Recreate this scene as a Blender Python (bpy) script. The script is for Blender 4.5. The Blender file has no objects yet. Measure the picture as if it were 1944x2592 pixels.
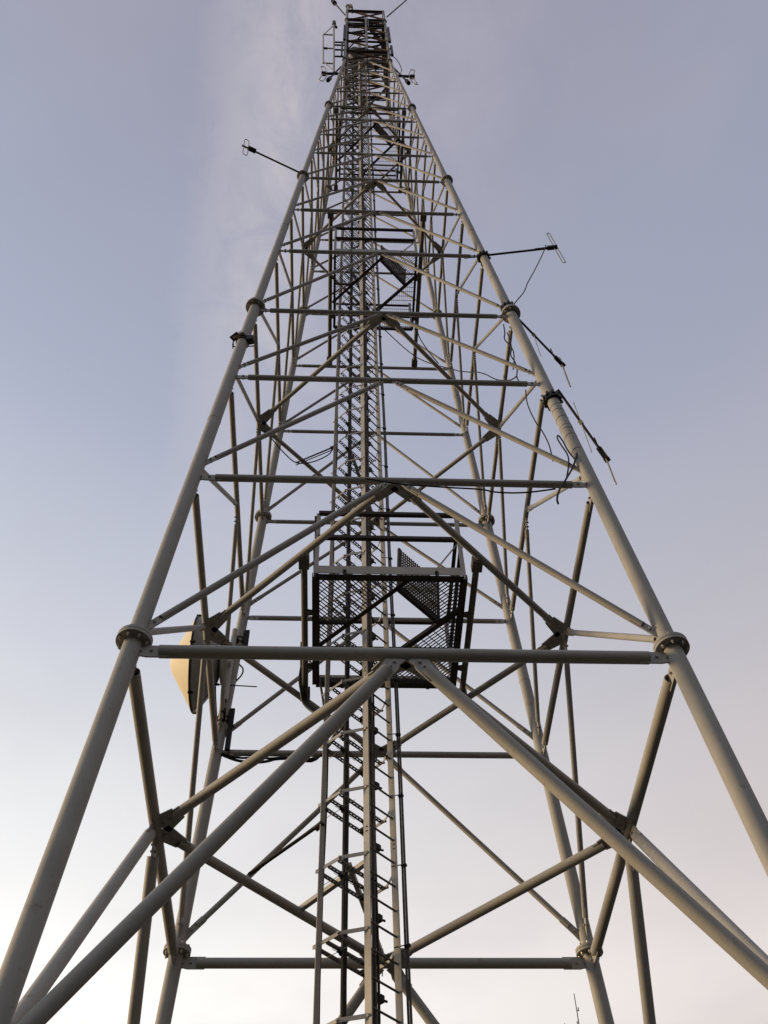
import bpy, math, random
from mathutils import Vector, Matrix
random.seed(7)
R = math.radians
scn = bpy.context.scene
COL = scn.collection

# ------------------------------------------------------------------ camera
cam = bpy.data.cameras.new('camera')
camo = bpy.data.objects.new('camera', cam)
COL.objects.link(camo)
scn.camera = camo
RT = Vector((0.99902165, -0.03815822, -0.02235383))
UP = Vector((-0.01847715, -0.81938978, 0.5729389))
FW = Vector((0.04017882, 0.57196533, 0.81929319))
m = Matrix((RT, UP, -FW)).transposed().to_4x4()
m.translation = Vector((-0.600387, -8.84669196, -6.81781985))
camo.matrix_world = m
cam.sensor_fit = 'VERTICAL'
cam.sensor_height = 36.0
cam.lens = 2558.14 / 2592.0 * 36.0
cam.clip_start = 0.05
cam.clip_end = 6000

# ------------------------------------------------------------------ sky, sun, exposure
SUN_EL, SUN_AZ = R(13.0), R(-80.0)      # azimuth from +Y, clockwise
wd = bpy.data.worlds.new('World')
scn.world = wd
wd.use_nodes = True
wt = wd.node_tree
for n in list(wt.nodes):
    wt.nodes.remove(n)


def wn(t, **k):
    n = wt.nodes.new(t)
    for a, b in k.items():
        setattr(n, a, b)
    return n


def wmath(op, a, b=None, clamp=False):
    n = wn('ShaderNodeMath', operation=op, use_clamp=clamp)
    for i, x in enumerate((a, b)):
        if x is None:
            continue
        if isinstance(x, (int, float)):
            n.inputs[i].default_value = x
        else:
            wt.links.new(x, n.inputs[i])
    return n.outputs[0]


def wmix(fac, a, b):
    n = wn('ShaderNodeMix', data_type='RGBA')
    for i, x in ((0, fac), (6, a), (7, b)):
        if isinstance(x, (int, float)):
            n.inputs[i].default_value = x
        elif isinstance(x, tuple):
            n.inputs[i].default_value = (*x, 1)
        else:
            wt.links.new(x, n.inputs[i])
    return n.outputs[2]


tc = wn('ShaderNodeTexCoord')
sep = wn('ShaderNodeSeparateXYZ')
wt.links.new(tc.outputs['Generated'], sep.inputs[0])
sky = wn('ShaderNodeTexSky', sky_type='NISHITA')
sky.sun_disc = False
sky.sun_elevation = SUN_EL
sky.sun_rotation = SUN_AZ
sky.air_density = 1.2
sky.dust_density = 3.0
sky.ozone_density = 2.0
vm = wn('ShaderNodeVectorMath', operation='SCALE')
wt.links.new(sky.outputs[0], vm.inputs[0])
vm.inputs['Scale'].default_value = 1.0
nish = vm.outputs[0]
# thin high haze veil: brighter lower in view and towards the sun side
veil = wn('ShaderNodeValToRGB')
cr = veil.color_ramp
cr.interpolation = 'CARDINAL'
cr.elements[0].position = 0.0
cr.elements[0].color = (.035, .032, .03, 1)  # sky near the horizon, out of view, dimmed so tube undersides stay dark
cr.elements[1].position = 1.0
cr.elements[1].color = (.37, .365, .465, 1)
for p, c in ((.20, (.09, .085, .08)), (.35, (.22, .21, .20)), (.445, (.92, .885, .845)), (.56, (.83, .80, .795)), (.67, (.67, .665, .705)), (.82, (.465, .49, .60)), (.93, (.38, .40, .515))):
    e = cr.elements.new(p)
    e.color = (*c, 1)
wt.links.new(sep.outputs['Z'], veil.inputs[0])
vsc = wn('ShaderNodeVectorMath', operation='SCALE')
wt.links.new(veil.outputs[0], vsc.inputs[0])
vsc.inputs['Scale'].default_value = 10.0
# wispy cirrus streaks, mapped on a flat high layer (direction / height)
dv = wn('ShaderNodeCombineXYZ')
zc = wmath('MAXIMUM', sep.outputs['Z'], 0.08)
px = wmath('DIVIDE', sep.outputs['X'], zc)
py = wmath('DIVIDE', sep.outputs['Y'], zc)
wt.links.new(px, dv.inputs[0])
wt.links.new(py, dv.inputs[1])
mp = wn('ShaderNodeMapping')
mp.inputs['Rotation'].default_value = (0, 0, R(8))
mp.inputs['Scale'].default_value = (3.2, 1.1, 1.0)
mp.inputs['Location'].default_value = (0.35, 0.2, 0.0)
wt.links.new(dv.outputs[0], mp.inputs[0])
n1 = wn('ShaderNodeTexNoise')
n1.inputs['Scale'].default_value = 1.6
n1.inputs['Detail'].default_value = 9
n1.inputs['Roughness'].default_value = 0.62
n1.inputs['Distortion'].default_value = 0.5
wt.links.new(mp.outputs[0], n1.inputs['Vector'])
# the streak of cloud left of the tower: crisp left edge, feathered right side
n2 = wn('ShaderNodeTexNoise')
n2.inputs['Scale'].default_value = 13.0
n2.inputs['Detail'].default_value = 8
n2.inputs['Roughness'].default_value = 0.68
n2.inputs['Distortion'].default_value = 0.8
wt.links.new(dv.outputs[0], n2.inputs['Vector'])
nz = wmath('ADD', wmath('MULTIPLY', n1.outputs[0], 0.5), wmath('MULTIPLY', n2.outputs[0], 0.5))
edge = wmath('ADD', wmath('MULTIPLY', py, -0.17), -0.085)
edge = wmath('ADD', edge, wmath('MULTIPLY', wmath('SUBTRACT', nz, 0.5), 0.16))
dx = wmath('SUBTRACT', px, edge)
rise = wmath('MULTIPLY', wmath('ADD', dx, 0.022), 14.0, True)
fall = wmath('EXPONENT', wmath('MULTIPLY', wmath('MAXIMUM', dx, 0.0), -9.0))
low = wmath('SUBTRACT', 1.0, wmath('MULTIPLY', wmath('SUBTRACT', py, 0.46), 2.0, True))
wis = wmath('MULTIPLY', wmath('SUBTRACT', nz, 0.34), 3.6, True)
wis = wmath('MULTIPLY', wmath('MULTIPLY', wis, rise), wmath('MULTIPLY', fall, low))
wis = wmath('MULTIPLY', wis, 0.95)
# hazier, brighter air on the sunward left
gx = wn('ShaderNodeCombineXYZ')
gy = wmath('ADD', wmath('MULTIPLY', sep.outputs['Y'], 0.16), 0.94)  # unseen sky behind the camera also dimmed, to darken undersides
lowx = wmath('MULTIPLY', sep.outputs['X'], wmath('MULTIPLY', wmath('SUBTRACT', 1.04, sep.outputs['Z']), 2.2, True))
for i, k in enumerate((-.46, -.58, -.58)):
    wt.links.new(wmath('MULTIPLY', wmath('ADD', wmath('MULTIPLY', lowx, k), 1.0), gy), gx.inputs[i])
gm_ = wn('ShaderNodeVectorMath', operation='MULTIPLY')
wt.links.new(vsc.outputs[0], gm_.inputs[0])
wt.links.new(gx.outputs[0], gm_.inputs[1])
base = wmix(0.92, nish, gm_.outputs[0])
soft = wn('ShaderNodeTexNoise')
soft.inputs['Scale'].default_value = 3.5
soft.inputs['Detail'].default_value = 5
wt.links.new(dv.outputs[0], soft.inputs['Vector'])
base = wmix(wmath('MULTIPLY', wmath('SUBTRACT', soft.outputs[0], 0.47), 0.75, True), base, (5.2, 4.95, 5.5))
base = wmix(wis, base, (6.7, 6.2, 6.35))
bg = wn('ShaderNodeBackground')
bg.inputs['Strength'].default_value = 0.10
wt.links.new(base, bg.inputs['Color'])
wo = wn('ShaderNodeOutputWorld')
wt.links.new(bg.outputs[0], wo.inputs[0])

sl = bpy.data.lights.new('sun', 'SUN')
sl.energy = 3.0
sl.angle = R(14)
sl.color = (1.0, 0.70, 0.38)
so = bpy.data.objects.new('sun', sl)
COL.objects.link(so)
sd = Vector((math.sin(SUN_AZ) * math.cos(SUN_EL), math.cos(SUN_AZ) * math.cos(SUN_EL), math.sin(SUN_EL)))
so.rotation_euler = sd.to_track_quat('Z', 'Y').to_euler()
so.location = (-30, -10, 30)

scn.view_settings.view_transform = 'Standard'
scn.view_settings.look = 'None'
scn.view_settings.exposure = 0.0
scn.view_settings.gamma = 1.0


# ------------------------------------------------------------------ materials
def metal(name, base, var=0.12, rough=0.5, metallic=0.0, rust=0.0, scale=3.0, rustcol=(0.10, 0.045, 0.02), spec=0.22):
    mt = bpy.data.materials.new(name)
    mt.use_nodes = True
    t = mt.node_tree
    b = t.nodes['Principled BSDF']
    co = t.nodes.new('ShaderNodeTexCoord')
    no = t.nodes.new('ShaderNodeTexNoise')
    no.inputs['Scale'].default_value = scale
    no.inputs['Detail'].default_value = 8
    no.inputs['Roughness'].default_value = 0.65
    t.links.new(co.outputs['Object'], no.inputs['Vector'])
    mx = t.nodes.new('ShaderNodeMix')
    mx.data_type = 'RGBA'
    d = tuple(max(0, c * (1 - 2.2 * var)) for c in base)
    l = tuple(min(1, c * (1 + 1.8 * var)) for c in base)
    mx.inputs[6].default_value = (*d, 1)
    mx.inputs[7].default_value = (*l, 1)
    t.links.new(no.outputs[0], mx.inputs[0])
    out = mx.outputs[2]
    if rust > 0:
        n2 = t.nodes.new('ShaderNodeTexNoise')
        n2.inputs['Scale'].default_value = scale * 4.0
        n2.inputs['Detail'].default_value = 10
        n2.inputs['Roughness'].default_value = 0.75
        t.links.new(co.outputs['Object'], n2.inputs['Vector'])
        rp = t.nodes.new('ShaderNodeValToRGB')
        rp.color_ramp.elements[0].position = 0.60 - rust * 0.3
        rp.color_ramp.elements[1].position = 0.74 - rust * 0.2
        t.links.new(n2.outputs[0], rp.inputs[0])
        m2 = t.nodes.new('ShaderNodeMix')
        m2.data_type = 'RGBA'
        t.links.new(rp.outputs[0], m2.inputs[0])
        t.links.new(out, m2.inputs[6])
        m2.inputs[7].default_value = (*rustcol, 1)
        out = m2.outputs[2]
    t.links.new(out, b.inputs['Base Color'])
    b.inputs['Roughness'].default_value = rough
    b.inputs['Metallic'].default_value = metallic
    b.inputs['Specular IOR Level'].default_value = spec
    bp = t.nodes.new('ShaderNodeBump')
    bp.inputs['Strength'].default_value = 0.12
    bp.inputs['Distance'].default_value = 0.01
    nb = t.nodes.new('ShaderNodeTexNoise')
    nb.inputs['Scale'].default_value = 60
    t.links.new(co.outputs['Object'], nb.inputs['Vector'])
    t.links.new(nb.outputs[0], bp.inputs['Height'])
    t.links.new(bp.outputs[0], b.inputs['Normal'])
    return mt


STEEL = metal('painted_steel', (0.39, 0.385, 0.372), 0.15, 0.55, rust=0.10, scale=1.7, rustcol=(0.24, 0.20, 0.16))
PLATE = metal('plate_steel', (0.46, 0.45, 0.435), 0.14, 0.5, rust=0.22, scale=5, rustcol=(0.13, 0.08, 0.055))
GALV = metal('galvanised_steel', (0.42, 0.405, 0.38), 0.16, 0.45, metallic=0.15, rust=0.05, scale=4)
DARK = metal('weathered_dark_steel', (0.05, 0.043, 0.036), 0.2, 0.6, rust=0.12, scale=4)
RUNG = metal('zinc_grey_steel', (0.15, 0.14, 0.125), 0.2, 0.5, rust=0.05, scale=6)
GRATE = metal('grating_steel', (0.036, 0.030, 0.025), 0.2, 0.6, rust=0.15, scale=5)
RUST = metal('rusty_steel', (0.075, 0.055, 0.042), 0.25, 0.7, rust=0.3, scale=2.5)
BLACK = metal('black_rubber', (0.018, 0.017, 0.016), 0.2, 0.5, scale=8)
CABG = metal('grey_cable_jacket', (0.11, 0.10, 0.09), 0.2, 0.45, scale=8)
BOLT = metal('zinc_bolts', (0.42, 0.40, 0.36), 0.1, 0.4, metallic=0.3, scale=9)
ALU = metal('aluminium_rod', (0.46, 0.43, 0.36), 0.15, 0.4, metallic=0.3, scale=6)
DISHW = metal('dish_grey_paint', (0.30, 0.305, 0.31), 0.05, 0.45, scale=2)
RADOME = metal('radome_fabric', (0.90, 0.82, 0.63), 0.02, 0.6, scale=2)
CONC = metal('concrete', (0.32, 0.30, 0.27), 0.15, 0.9, scale=3)


# ------------------------------------------------------------------ mesh helpers
class MB:
    def __init__(self):
        self.v = []
        self.f = []

    def add(self, vs, fs):
        o = len(self.v)
        self.v += [tuple(x) for x in vs]
        self.f += [tuple(i + o for i in f) for f in fs]

    def frame(self, d, up=None):
        d = d.normalized()
        if up is None:
            up = Vector((0, 0, 1)) if abs(d.z) < 0.95 else Vector((0, 1, 0))
        s = d.cross(up)
        if s.length < 1e-6:
            s = d.cross(Vector((1, 0, 0)))
        s.normalize()
        return d, s, s.cross(d).normalized()

    def tube(self, p, q, r, n=12, caps=True, r2=None):
        p, q = Vector(p), Vector(q)
        d, s, u = self.frame(q - p)
        r2 = r if r2 is None else r2
        vs = []
        for (c, rr) in ((p, r), (q, r2)):
            for i in range(n):
                a = 2 * math.pi * i / n
                vs.append(c + s * (rr * math.cos(a)) + u * (rr * math.sin(a)))
        fs = [(i, (i + 1) % n, n + (i + 1) % n, n + i) for i in range(n)]
        if caps:
            fs.append(tuple(range(n - 1, -1, -1)))
            fs.append(tuple(range(n, 2 * n)))
        self.add(vs, fs)

    def pipe(self, p, q, r, wall, n=16):        # hollow pipe with real wall thickness
        p, q = Vector(p), Vector(q)
        d, s, u = self.frame(q - p)
        vs = []
        for (c, rr) in ((p, r), (q, r), (q, r - wall), (p, r - wall)):
            for i in range(n):
                a = 2 * math.pi * i / n
                vs.append(c + s * (rr * math.cos(a)) + u * (rr * math.sin(a)))
        fs = []
        for k in range(4):
            k2 = (k + 1) % 4
            for i in range(n):
                j = (i + 1) % n
                fs.append((k * n + i, k * n + j, k2 * n + j, k2 * n + i))
        self.add(vs, fs)

    def path(self, pts, r, n=8):
        pts = [Vector(a) for a in pts]
        vs, fs = [], []
        prev = None
        for i, c in enumerate(pts):
            a = pts[max(i - 1, 0)]
            b = pts[min(i + 1, len(pts) - 1)]
            d = (b - a).normalized()
            if prev is None:
                _, s, u = self.frame(d)
            else:
                s = (prev - d * prev.dot(d)).normalized()
                u = s.cross(d).normalized()
            prev = s
            for k in range(n):
                t = 2 * math.pi * k / n
                vs.append(c + s * (r * math.cos(t)) + u * (r * math.sin(t)))
        for i in range(len(pts) - 1):
            for k in range(n):
                k2 = (k + 1) % n
                fs.append((i * n + k, i * n + k2, (i + 1) * n + k2, (i + 1) * n + k))
        fs.append(tuple(range(n - 1, -1, -1)))
        fs.append(tuple(range((len(pts) - 1) * n, len(pts) * n)))
        self.add(vs, fs)

    def bar(self, p, q, w, h, up=None, ext=0.0):    # w along side, h along up
        p, q = Vector(p), Vector(q)
        d, s, u = self.frame(q - p, Vector(up) if up is not None else None)
        p = p - d * ext
        q = q + d * ext
        vs = []
        for c in (p, q):
            for (a, b) in ((-1, -1), (1, -1), (1, 1), (-1, 1)):
                vs.append(c + s * (a * w / 2) + u * (b * h / 2))
        self.add(vs, [(3, 2, 1, 0), (4, 5, 6, 7), (0, 1, 5, 4), (1, 2, 6, 5), (2, 3, 7, 6), (3, 0, 4, 7)])

    def angle(self, p, q, w, t, up, flip=1):        # L profile: a flat leg and an upright leg
        p, q = Vector(p), Vector(q)
        d, s, u = self.frame(q - p, Vector(up))
        o1 = u * (-w / 2 + t / 2)
        self.bar(p + o1, q + o1, w, t, up)
        o2 = s * (flip * (w / 2 - t / 2)) + u * (t / 2)
        self.bar(p + o2, q + o2, t, w - t, up)

    def prism(self, poly, n, t):                   # convex outline in a plane, thickness t along n
        n = Vector(n).normalized()
        poly = [Vector(a) for a in poly]
        k = len(poly)
        vs = [a - n * (t / 2) for a in poly] + [a + n * (t / 2) for a in poly]
        fs = [tuple(range(k - 1, -1, -1)), tuple(range(k, 2 * k))]
        fs += [(i, (i + 1) % k, k + (i + 1) % k, k + i) for i in range(k)]
        self.add(vs, fs)

    def ring(self, c, ax, r1, r2, t, n=24):        # annular disc
        c, ax = Vector(c), Vector(ax).normalized()
        _, s, u = self.frame(ax)
        vs = []
        for (rr, h) in ((r1, -t / 2), (r2, -t / 2), (r2, t / 2), (r1, t / 2)):
            for i in range(n):
                a = 2 * math.pi * i / n
                vs.append(c + ax * h + s * (rr * math.cos(a)) + u * (rr * math.sin(a)))
        fs = []
        for k in range(4):
            k2 = (k + 1) % 4
            for i in range(n):
                j = (i + 1) % n
                fs.append((k * n + i, k * n + j, k2 * n + j, k2 * n + i))
        self.add(vs, fs)

    def lathe(self, c, ax, prof, n=48):            # prof: (distance along axis, radius)
        c, ax = Vector(c), Vector(ax).normalized()
        _, s, u = self.frame(ax)
        vs, fs = [], []
        for (h, rr) in prof:
            for i in range(n):
                a = 2 * math.pi * i / n
                vs.append(c + ax * h + s * (rr * math.cos(a)) + u * (rr * math.sin(a)))
        for k in range(len(prof) - 1):
            for i in range(n):
                j = (i + 1) % n
                fs.append((k * n + i, k * n + j, (k + 1) * n + j, (k + 1) * n + i))
        fs.append(tuple(range(n - 1, -1, -1)))
        fs.append(tuple(range((len(prof) - 1) * n, len(prof) * n)))
        self.add(vs, fs)

    def bolt(self, c, ax, r=0.016, h=0.022):
        ax = Vector(ax).normalized()
        c = Vector(c)
        self.tube(c, c + ax * h, r, 6)

    def build(self, name, mat, parent=None, smooth=True):
        off = Vector((0, 0, 0))
        if parent is not None:
            off = Vector(parent.get('_o', (0, 0, 0)))
        me = bpy.data.meshes.new(name)
        me.from_pydata([tuple(Vector(a) - off) for a in self.v], [], self.f)
        me.validate()
        me.update()
        if smooth:
            me.shade_smooth()
            me.set_sharp_from_angle(angle=R(38))
        me.materials.append(mat)
        o = bpy.data.objects.new(name, me)
        COL.objects.link(o)
        if parent is not None:
            o.parent = parent
            o['_o'] = tuple(off)
        return o


ROOTS = []


def thing(name, label, cat, loc=(0, 0, 0), group=None):
    o = bpy.data.objects.new(name, None)
    o.empty_display_size = 0.3
    COL.objects.link(o)
    o.location = loc
    o['_o'] = tuple(loc)
    o['label'] = label
    o['category'] = cat
    if group:
        o['group'] = group
    ROOTS.append(o)
    return o


def tag(o, label, cat, group=None):
    o['label'] = label
    o['category'] = cat
    if group:
        o['group'] = group
    return o


def smooth_pts(pts, k=6):                           # Catmull-Rom through points
    P = [Vector(a) for a in pts]
    P = [P[0] * 2 - P[1]] + P + [P[-1] * 2 - P[-2]]
    out = []
    for i in range(1, len(P) - 2):
        a, b, c, d = P[i - 1], P[i], P[i + 1], P[i + 2]
        for j in range(k):
            t = j / k
            out.append(0.5 * ((2 * b) + (c - a) * t + (2 * a - 5 * b + 4 * c - d) * t * t + (3 * b - a - 3 * c + d) * t ** 3))
    out.append(P[-2])
    return out


# ------------------------------------------------------------------ ground
GZ = -8.42
g = MB()
g.add([(-1500, -1500, GZ), (1500, -1500, GZ), (1500, 1500, GZ), (-1500, 1500, GZ)], [(0, 1, 2, 3)])
gm = bpy.data.materials.new('dry_grass_ground')
gm.use_nodes = True
t = gm.node_tree
b = t.nodes['Principled BSDF']
co = t.nodes.new('ShaderNodeTexCoord')
no = t.nodes.new('ShaderNodeTexNoise')
no.inputs['Scale'].default_value = 0.8
no.inputs['Detail'].default_value = 10
t.links.new(co.outputs['Object'], no.inputs['Vector'])
rp = t.nodes.new('ShaderNodeValToRGB')
rp.color_ramp.elements[0].color = (0.012, 0.012, 0.008, 1)
rp.color_ramp.elements[1].color = (0.030, 0.027, 0.019, 1)
t.links.new(no.outputs[0], rp.inputs[0])
t.links.new(rp.outputs[0], b.inputs['Base Color'])
b.inputs['Roughness'].default_value = 0.95
go = g.build('ground', gm, smooth=False)
go['kind'] = 'structure'

# ------------------------------------------------------------------ lattice tower
SL = 0.04745107859
ZS = [0.0, 3.120, 5.909, 8.483, 11.544, 14.306, 16.950, 19.474, 21.630, 23.686, 25.627, 28.144, 30.356, 32.283, 34.646]
ZLOW = [-8.40, -4.10]
ZTOP = [36.47, 38.56, 40.4, 42.29, 43.70, 46.05]
ZB = 34.646


def W(z):
    return 2.5 - SL * min(z, ZB)


def corner(sx, sy, z):
    return Vector((sx * W(z), sy * W(z), z))


def legr(z):
    return (0.089 if z < 0.15 else 0.0845 if z < 8.6 else 0.076 if z < 17.1 else 0.066 if z < 25.8 else 0.056 if z < 34.7 else 0.053)


tower = thing('lattice_tower', 'tall tapering four-legged grey steel tube lattice tower filling the picture', 'tower', (0, 0, GZ))

FL = [0.15, 8.62, 17.09, 25.78, 34.78]              # flange heights
for sx in (-1, 1):
    for sy in (-1, 1):
        mb = MB()
        bre = [GZ + 0.05] + FL + [43.5, 46.25]
        for a, c in zip(bre, bre[1:]):
            mb.tube(corner(sx, sy, a), corner(sx, sy, c), legr((a + c) / 2), 24, True)
            if a < 34:
                # a seam weld ring now and then and a slim ring where sections meet
                mid = corner(sx, sy, a + (c - a) * 0.52)
                ax = (corner(sx, sy, c) - corner(sx, sy, a)).normalized()
                mb.ring(mid, ax, legr((a + c) / 2) - 0.004, legr((a + c) / 2) + 0.0035, 0.014, 24)
        leg = mb.build('leg', STEEL, tower)
        for fz in FL + [43.5]:
            fb = MB()
            c = corner(sx, sy, fz)
            ax = (corner(sx, sy, fz + .5) - corner(sx, sy, fz - .5)).normalized()
            rr = legr(fz - .3)
            ro = rr * 1.85 if fz < 20 else rr * 1.95
            th = 0.030 if fz < 20 else 0.04
            fb.ring(c - ax * (th * .62), ax, rr * .9, ro, th, 32)
            fb.ring(c + ax * (th * .62), ax, rr * .9, ro, th, 32)
            fb.tube(c + ax * th * 1.2, c + ax * (th * 1.2 + .02), rr * 1.12, 24, True, rr * 1.01)
            fo = fb.build('flange', STEEL, leg)
            bb = MB()
            _, s, u = bb.frame(ax)
            nb = 8 if fz < 20 else 6
            for i in range(nb):
                a = 2 * math.pi * (i + .3) / nb
                pc = c + (s * math.cos(a) + u * math.sin(a)) * (rr * 1.45)
                br = 0.017 if fz < 10 else 0.015
                bb.tube(pc - ax * (th * 1.25 + .030), pc + ax * (th * 1.25 + .030), br, 6)
                bb.tube(pc - ax * (th * 1.25 + .045), pc - ax * (th * 1.25 + .02), br * .55, 8)
            bb.build('flange_bolts', BOLT, leg)
        pb = MB()
        c = corner(sx, sy, GZ + .05)
        pb.bar((c.x, c.y, GZ + .0), (c.x, c.y, GZ + .10), .6, .6)
        pb.build('base_plate', CONC, leg)


def strut(mb, p, q, r, n, t0, t1, hexend=False, wall=0.008, plate=True, k=1.0):
    """tube between p and q, cut back by t0/t1, with slotted flat end plates of normal n, and bolts"""
    p, q = Vector(p), Vector(q)
    d = (q - p).normalized()
    a, b_ = p + d * t0, q - d * t1
    mb.pipe(a, b_, r, min(wall, r * .25), 16)
    if not plate:
        return
    n = Vector(n)
    n = (n - d * n.dot(d)).normalized()
    s = d.cross(n).normalized()
    for (e, dd, tt) in ((a, d, t0), (b_, -d, t1)):
        if tt <= 0.02:
            continue
        w = r * 1.22
        L = min(tt * .95, .30 * k)
        poly = [e + dd * (.12 * k) + s * w, e - dd * (L * .45) + s * w, e - dd * L + s * w * .55,
                e - dd * L - s * w * .55, e - dd * (L * .45) - s * w, e + dd * (.12 * k) - s * w]
        mb.prism(poly, n, 0.016)
        # slotted cheek plates lying just off the gusset
        for bo in (0.30, 0.72):
            for sg in (1, -1):
                c = e - dd * (L * bo) + n * (0.007 * sg)
                mb.bolt(c, n * sg, 0.015, 0.026)


def gusset(mb, c, d, n, w, l, t=0.014):
    d = Vector(d).normalized()
    n = Vector(n)
    n = (n - d * n.dot(d)).normalized()
    s = d.cross(n).normalized()
    c = Vector(c)
    mb.prism([c + s * w / 2, c + d * l + s * w * .32, c + d * l - s * w * .32, c - s * w / 2], n, t)


# faces: (direction along the face, outward normal)
FACES = [(Vector((1, 0, 0)), Vector((0, -1, 0))), (Vector((1, 0, 0)), Vector((0, 1, 0))),
         (Vector((0, 1, 0)), Vector((-1, 0, 0))), (Vector((0, 1, 0)), Vector((1, 0, 0)))]


def fpt(f, u, z, lift=0.0):
    t, n = FACES[f]
    return t * (u * W(z)) + n * (W(z) + lift) + Vector((0, 0, z))


def fnorm(f):
    n = FACES[f][1]
    return Vector((n.x, n.y, SL)).normalized()


LEVELS = [ZLOW[1]] + ZS
HR = {0: .066, 1: .062, 2: .046, 3: .041, 4: .038, 5: .037, 6: .036, 7: .035}
BR = {0: .062, 1: .0355, 2: .034, 3: .033, 4: .031, 5: .030, 6: .029}
braces = []
for i, z in enumerate(LEVELS):
    r = HR.get(i, .032 if i < 12 else .029)
    for f in range(4):
        mb = MB()
        n = fnorm(f)
        lr = legr(z)
        for sgn in (-1, 1):
            e = fpt(f, sgn, z)
            d = (FACES[f][0] * -sgn)
            gusset(mb, e + d * lr * .8, d, n, r * 2.2, .20 - .05 * (i > 5))
        strut(mb, fpt(f, -1, z), fpt(f, 1, z), r, n, lr + .17 - .04 * (i > 5), lr + .17 - .04 * (i > 5), k=.8)
        mb.build('horizontal_strut', STEEL, tower)
    # K bracing below this level
    zlo = ZLOW[0] + .3 if i == 0 else LEVELS[i - 1]
    rb = BR.get(i, .027 if i < 12 else .025)
    if i == 0:
        rb = .064
    if i == 1:
        rb = .0625
    if i == 2:
        rb = .037
    for f in range(4):
        n = fnorm(f)
        for sgn in (-1, 1):
            mb = MB()
            zf = zlo + (.26 if i < 6 else .22)
            lo = fpt(f, sgn, zf)
            gap = .085 if i < 4 else .06
            hi = fpt(f, sgn * gap / W(z), z - r - .01)
            lr = legr(zlo)
            strut(mb, lo, hi, rb, n, lr + .20, .17 if i < 4 else .12, k=1.0 if i < 4 else .75)
            dd = (hi - lo).normalized()
            gusset(mb, lo + dd * lr * .6, dd, n, rb * 3.0, .24)
            gusset(mb, hi + Vector((0, 0, r * .6)), -dd, n, rb * 2.8, .20)
            mid = (lo + hi) / 2
            braces.append(((mid - camo.matrix_world.translation).length / max(rb, .01), mb))
# the parallel-sided head of the tower
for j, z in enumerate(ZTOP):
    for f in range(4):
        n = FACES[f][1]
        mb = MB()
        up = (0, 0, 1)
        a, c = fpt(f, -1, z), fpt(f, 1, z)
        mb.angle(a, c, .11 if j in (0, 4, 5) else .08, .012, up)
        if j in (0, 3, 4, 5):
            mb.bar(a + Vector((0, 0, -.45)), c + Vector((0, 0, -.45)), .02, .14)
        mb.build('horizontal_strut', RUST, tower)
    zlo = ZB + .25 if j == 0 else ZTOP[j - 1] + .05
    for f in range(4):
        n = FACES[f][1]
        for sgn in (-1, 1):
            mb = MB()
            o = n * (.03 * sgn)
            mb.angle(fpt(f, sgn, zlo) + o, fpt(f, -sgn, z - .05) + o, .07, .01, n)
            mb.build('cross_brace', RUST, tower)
braces.sort(key=lambda x: x[0])
far = MB()
for k, (dist, mb) in enumerate(braces):
    if k < 100:
        mb.build('diagonal_brace', STEEL, tower)
    else:
        far.add(mb.v, mb.f)
fo = far.build('diagonal_brace', STEEL, tower)
fo['kind'] = 'stuff'
# plan bracing: diamonds joining the middles of the horizontals
for i, r in ((1, .054), (2, .045), (4, .038), (7, .033), (11, .03), (15, .03)):
    z = LEVELS[i]
    hr = HR.get(i, .03)
    w = W(z)
    mids = [Vector((0, -w, z)), Vector((w, 0, z)), Vector((0, w, z)), Vector((-w, 0, z))]
    for k in range(4):
        p, q = mids[k], mids[(k + 1) % 4]
        d = (q - p).normalized()
        mb = MB()
        strut(mb, p + d * .05, q - d * .05, r, (0, 0, 1), hr + .20, hr + .20, k=1.0 if i < 5 else .8)
        for (e, dd) in ((p, d), (q, -d)):
            gusset(mb, e + dd * (hr * .9), dd, (0, 0, 1), r * 5.2, .30)
        mb.build('plan_brace', STEEL, tower)
# central slender post on the head's front face
mb = MB()
mb.tube((0.0, -W(40) - .10, 36.3), (0.0, -W(40) - .10, 43.6), .045, 12)
mb.tube((0.10, -W(40) - .06, 41.6), (0.10, -W(40) - .06, 43.9), .02, 8)
mb.build('front_post', STEEL, tower)


# ------------------------------------------------------------------ gratings and platforms
def clip_line(poly, p, d):
    """clip the line p + t d to convex polygon (2D, ccw or cw)"""
    t0, t1 = -1e9, 1e9
    cx = sum(a[0] for a in poly) / len(poly)
    cy = sum(a[1] for a in poly) / len(poly)
    for i in range(len(poly)):
        a, b_ = poly[i], poly[(i + 1) % len(poly)]
        nx, ny = b_[1] - a[1], a[0] - b_[0]
        if nx * (cx - a[0]) + ny * (cy - a[1]) < 0:
            nx, ny = -nx, -ny
        den = nx * d[0] + ny * d[1]
        num = nx * (p[0] - a[0]) + ny * (p[1] - a[1])
        if abs(den) < 1e-9:
            if num < 0:
                return None
            continue
        tt = -num / den
        if den > 0:
            t0 = max(t0, tt)
        else:
            t1 = min(t1, tt)
    return (t0, t1) if t1 - t0 > .02 else None


def grating(mb, poly, ang, z, pitch=.044, cross=.105, h=.020, tb=.0055, tcr=.007):
    for (a, pt, hh, tt, dz) in ((ang, pitch, h, tb, 0), (ang + math.pi / 2, cross, .012, tcr, .006)):
        d = (math.cos(a), math.sin(a))
        nn = (-d[1], d[0])
        for k in range(-80, 81):
            o = k * pt + .011
            p = (nn[0] * o, nn[1] * o)
            r = clip_line(poly, p, d)
            if r:
                A = (p[0] + d[0] * r[0], p[1] + d[1] * r[0], z + dz)
                B = (p[0] + d[0] * r[1], p[1] + d[1] * r[1], z + dz)
                mb.bar(A, B, tt, hh, (0, 0, 1))


U45, V45 = R(45), R(135)


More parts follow.
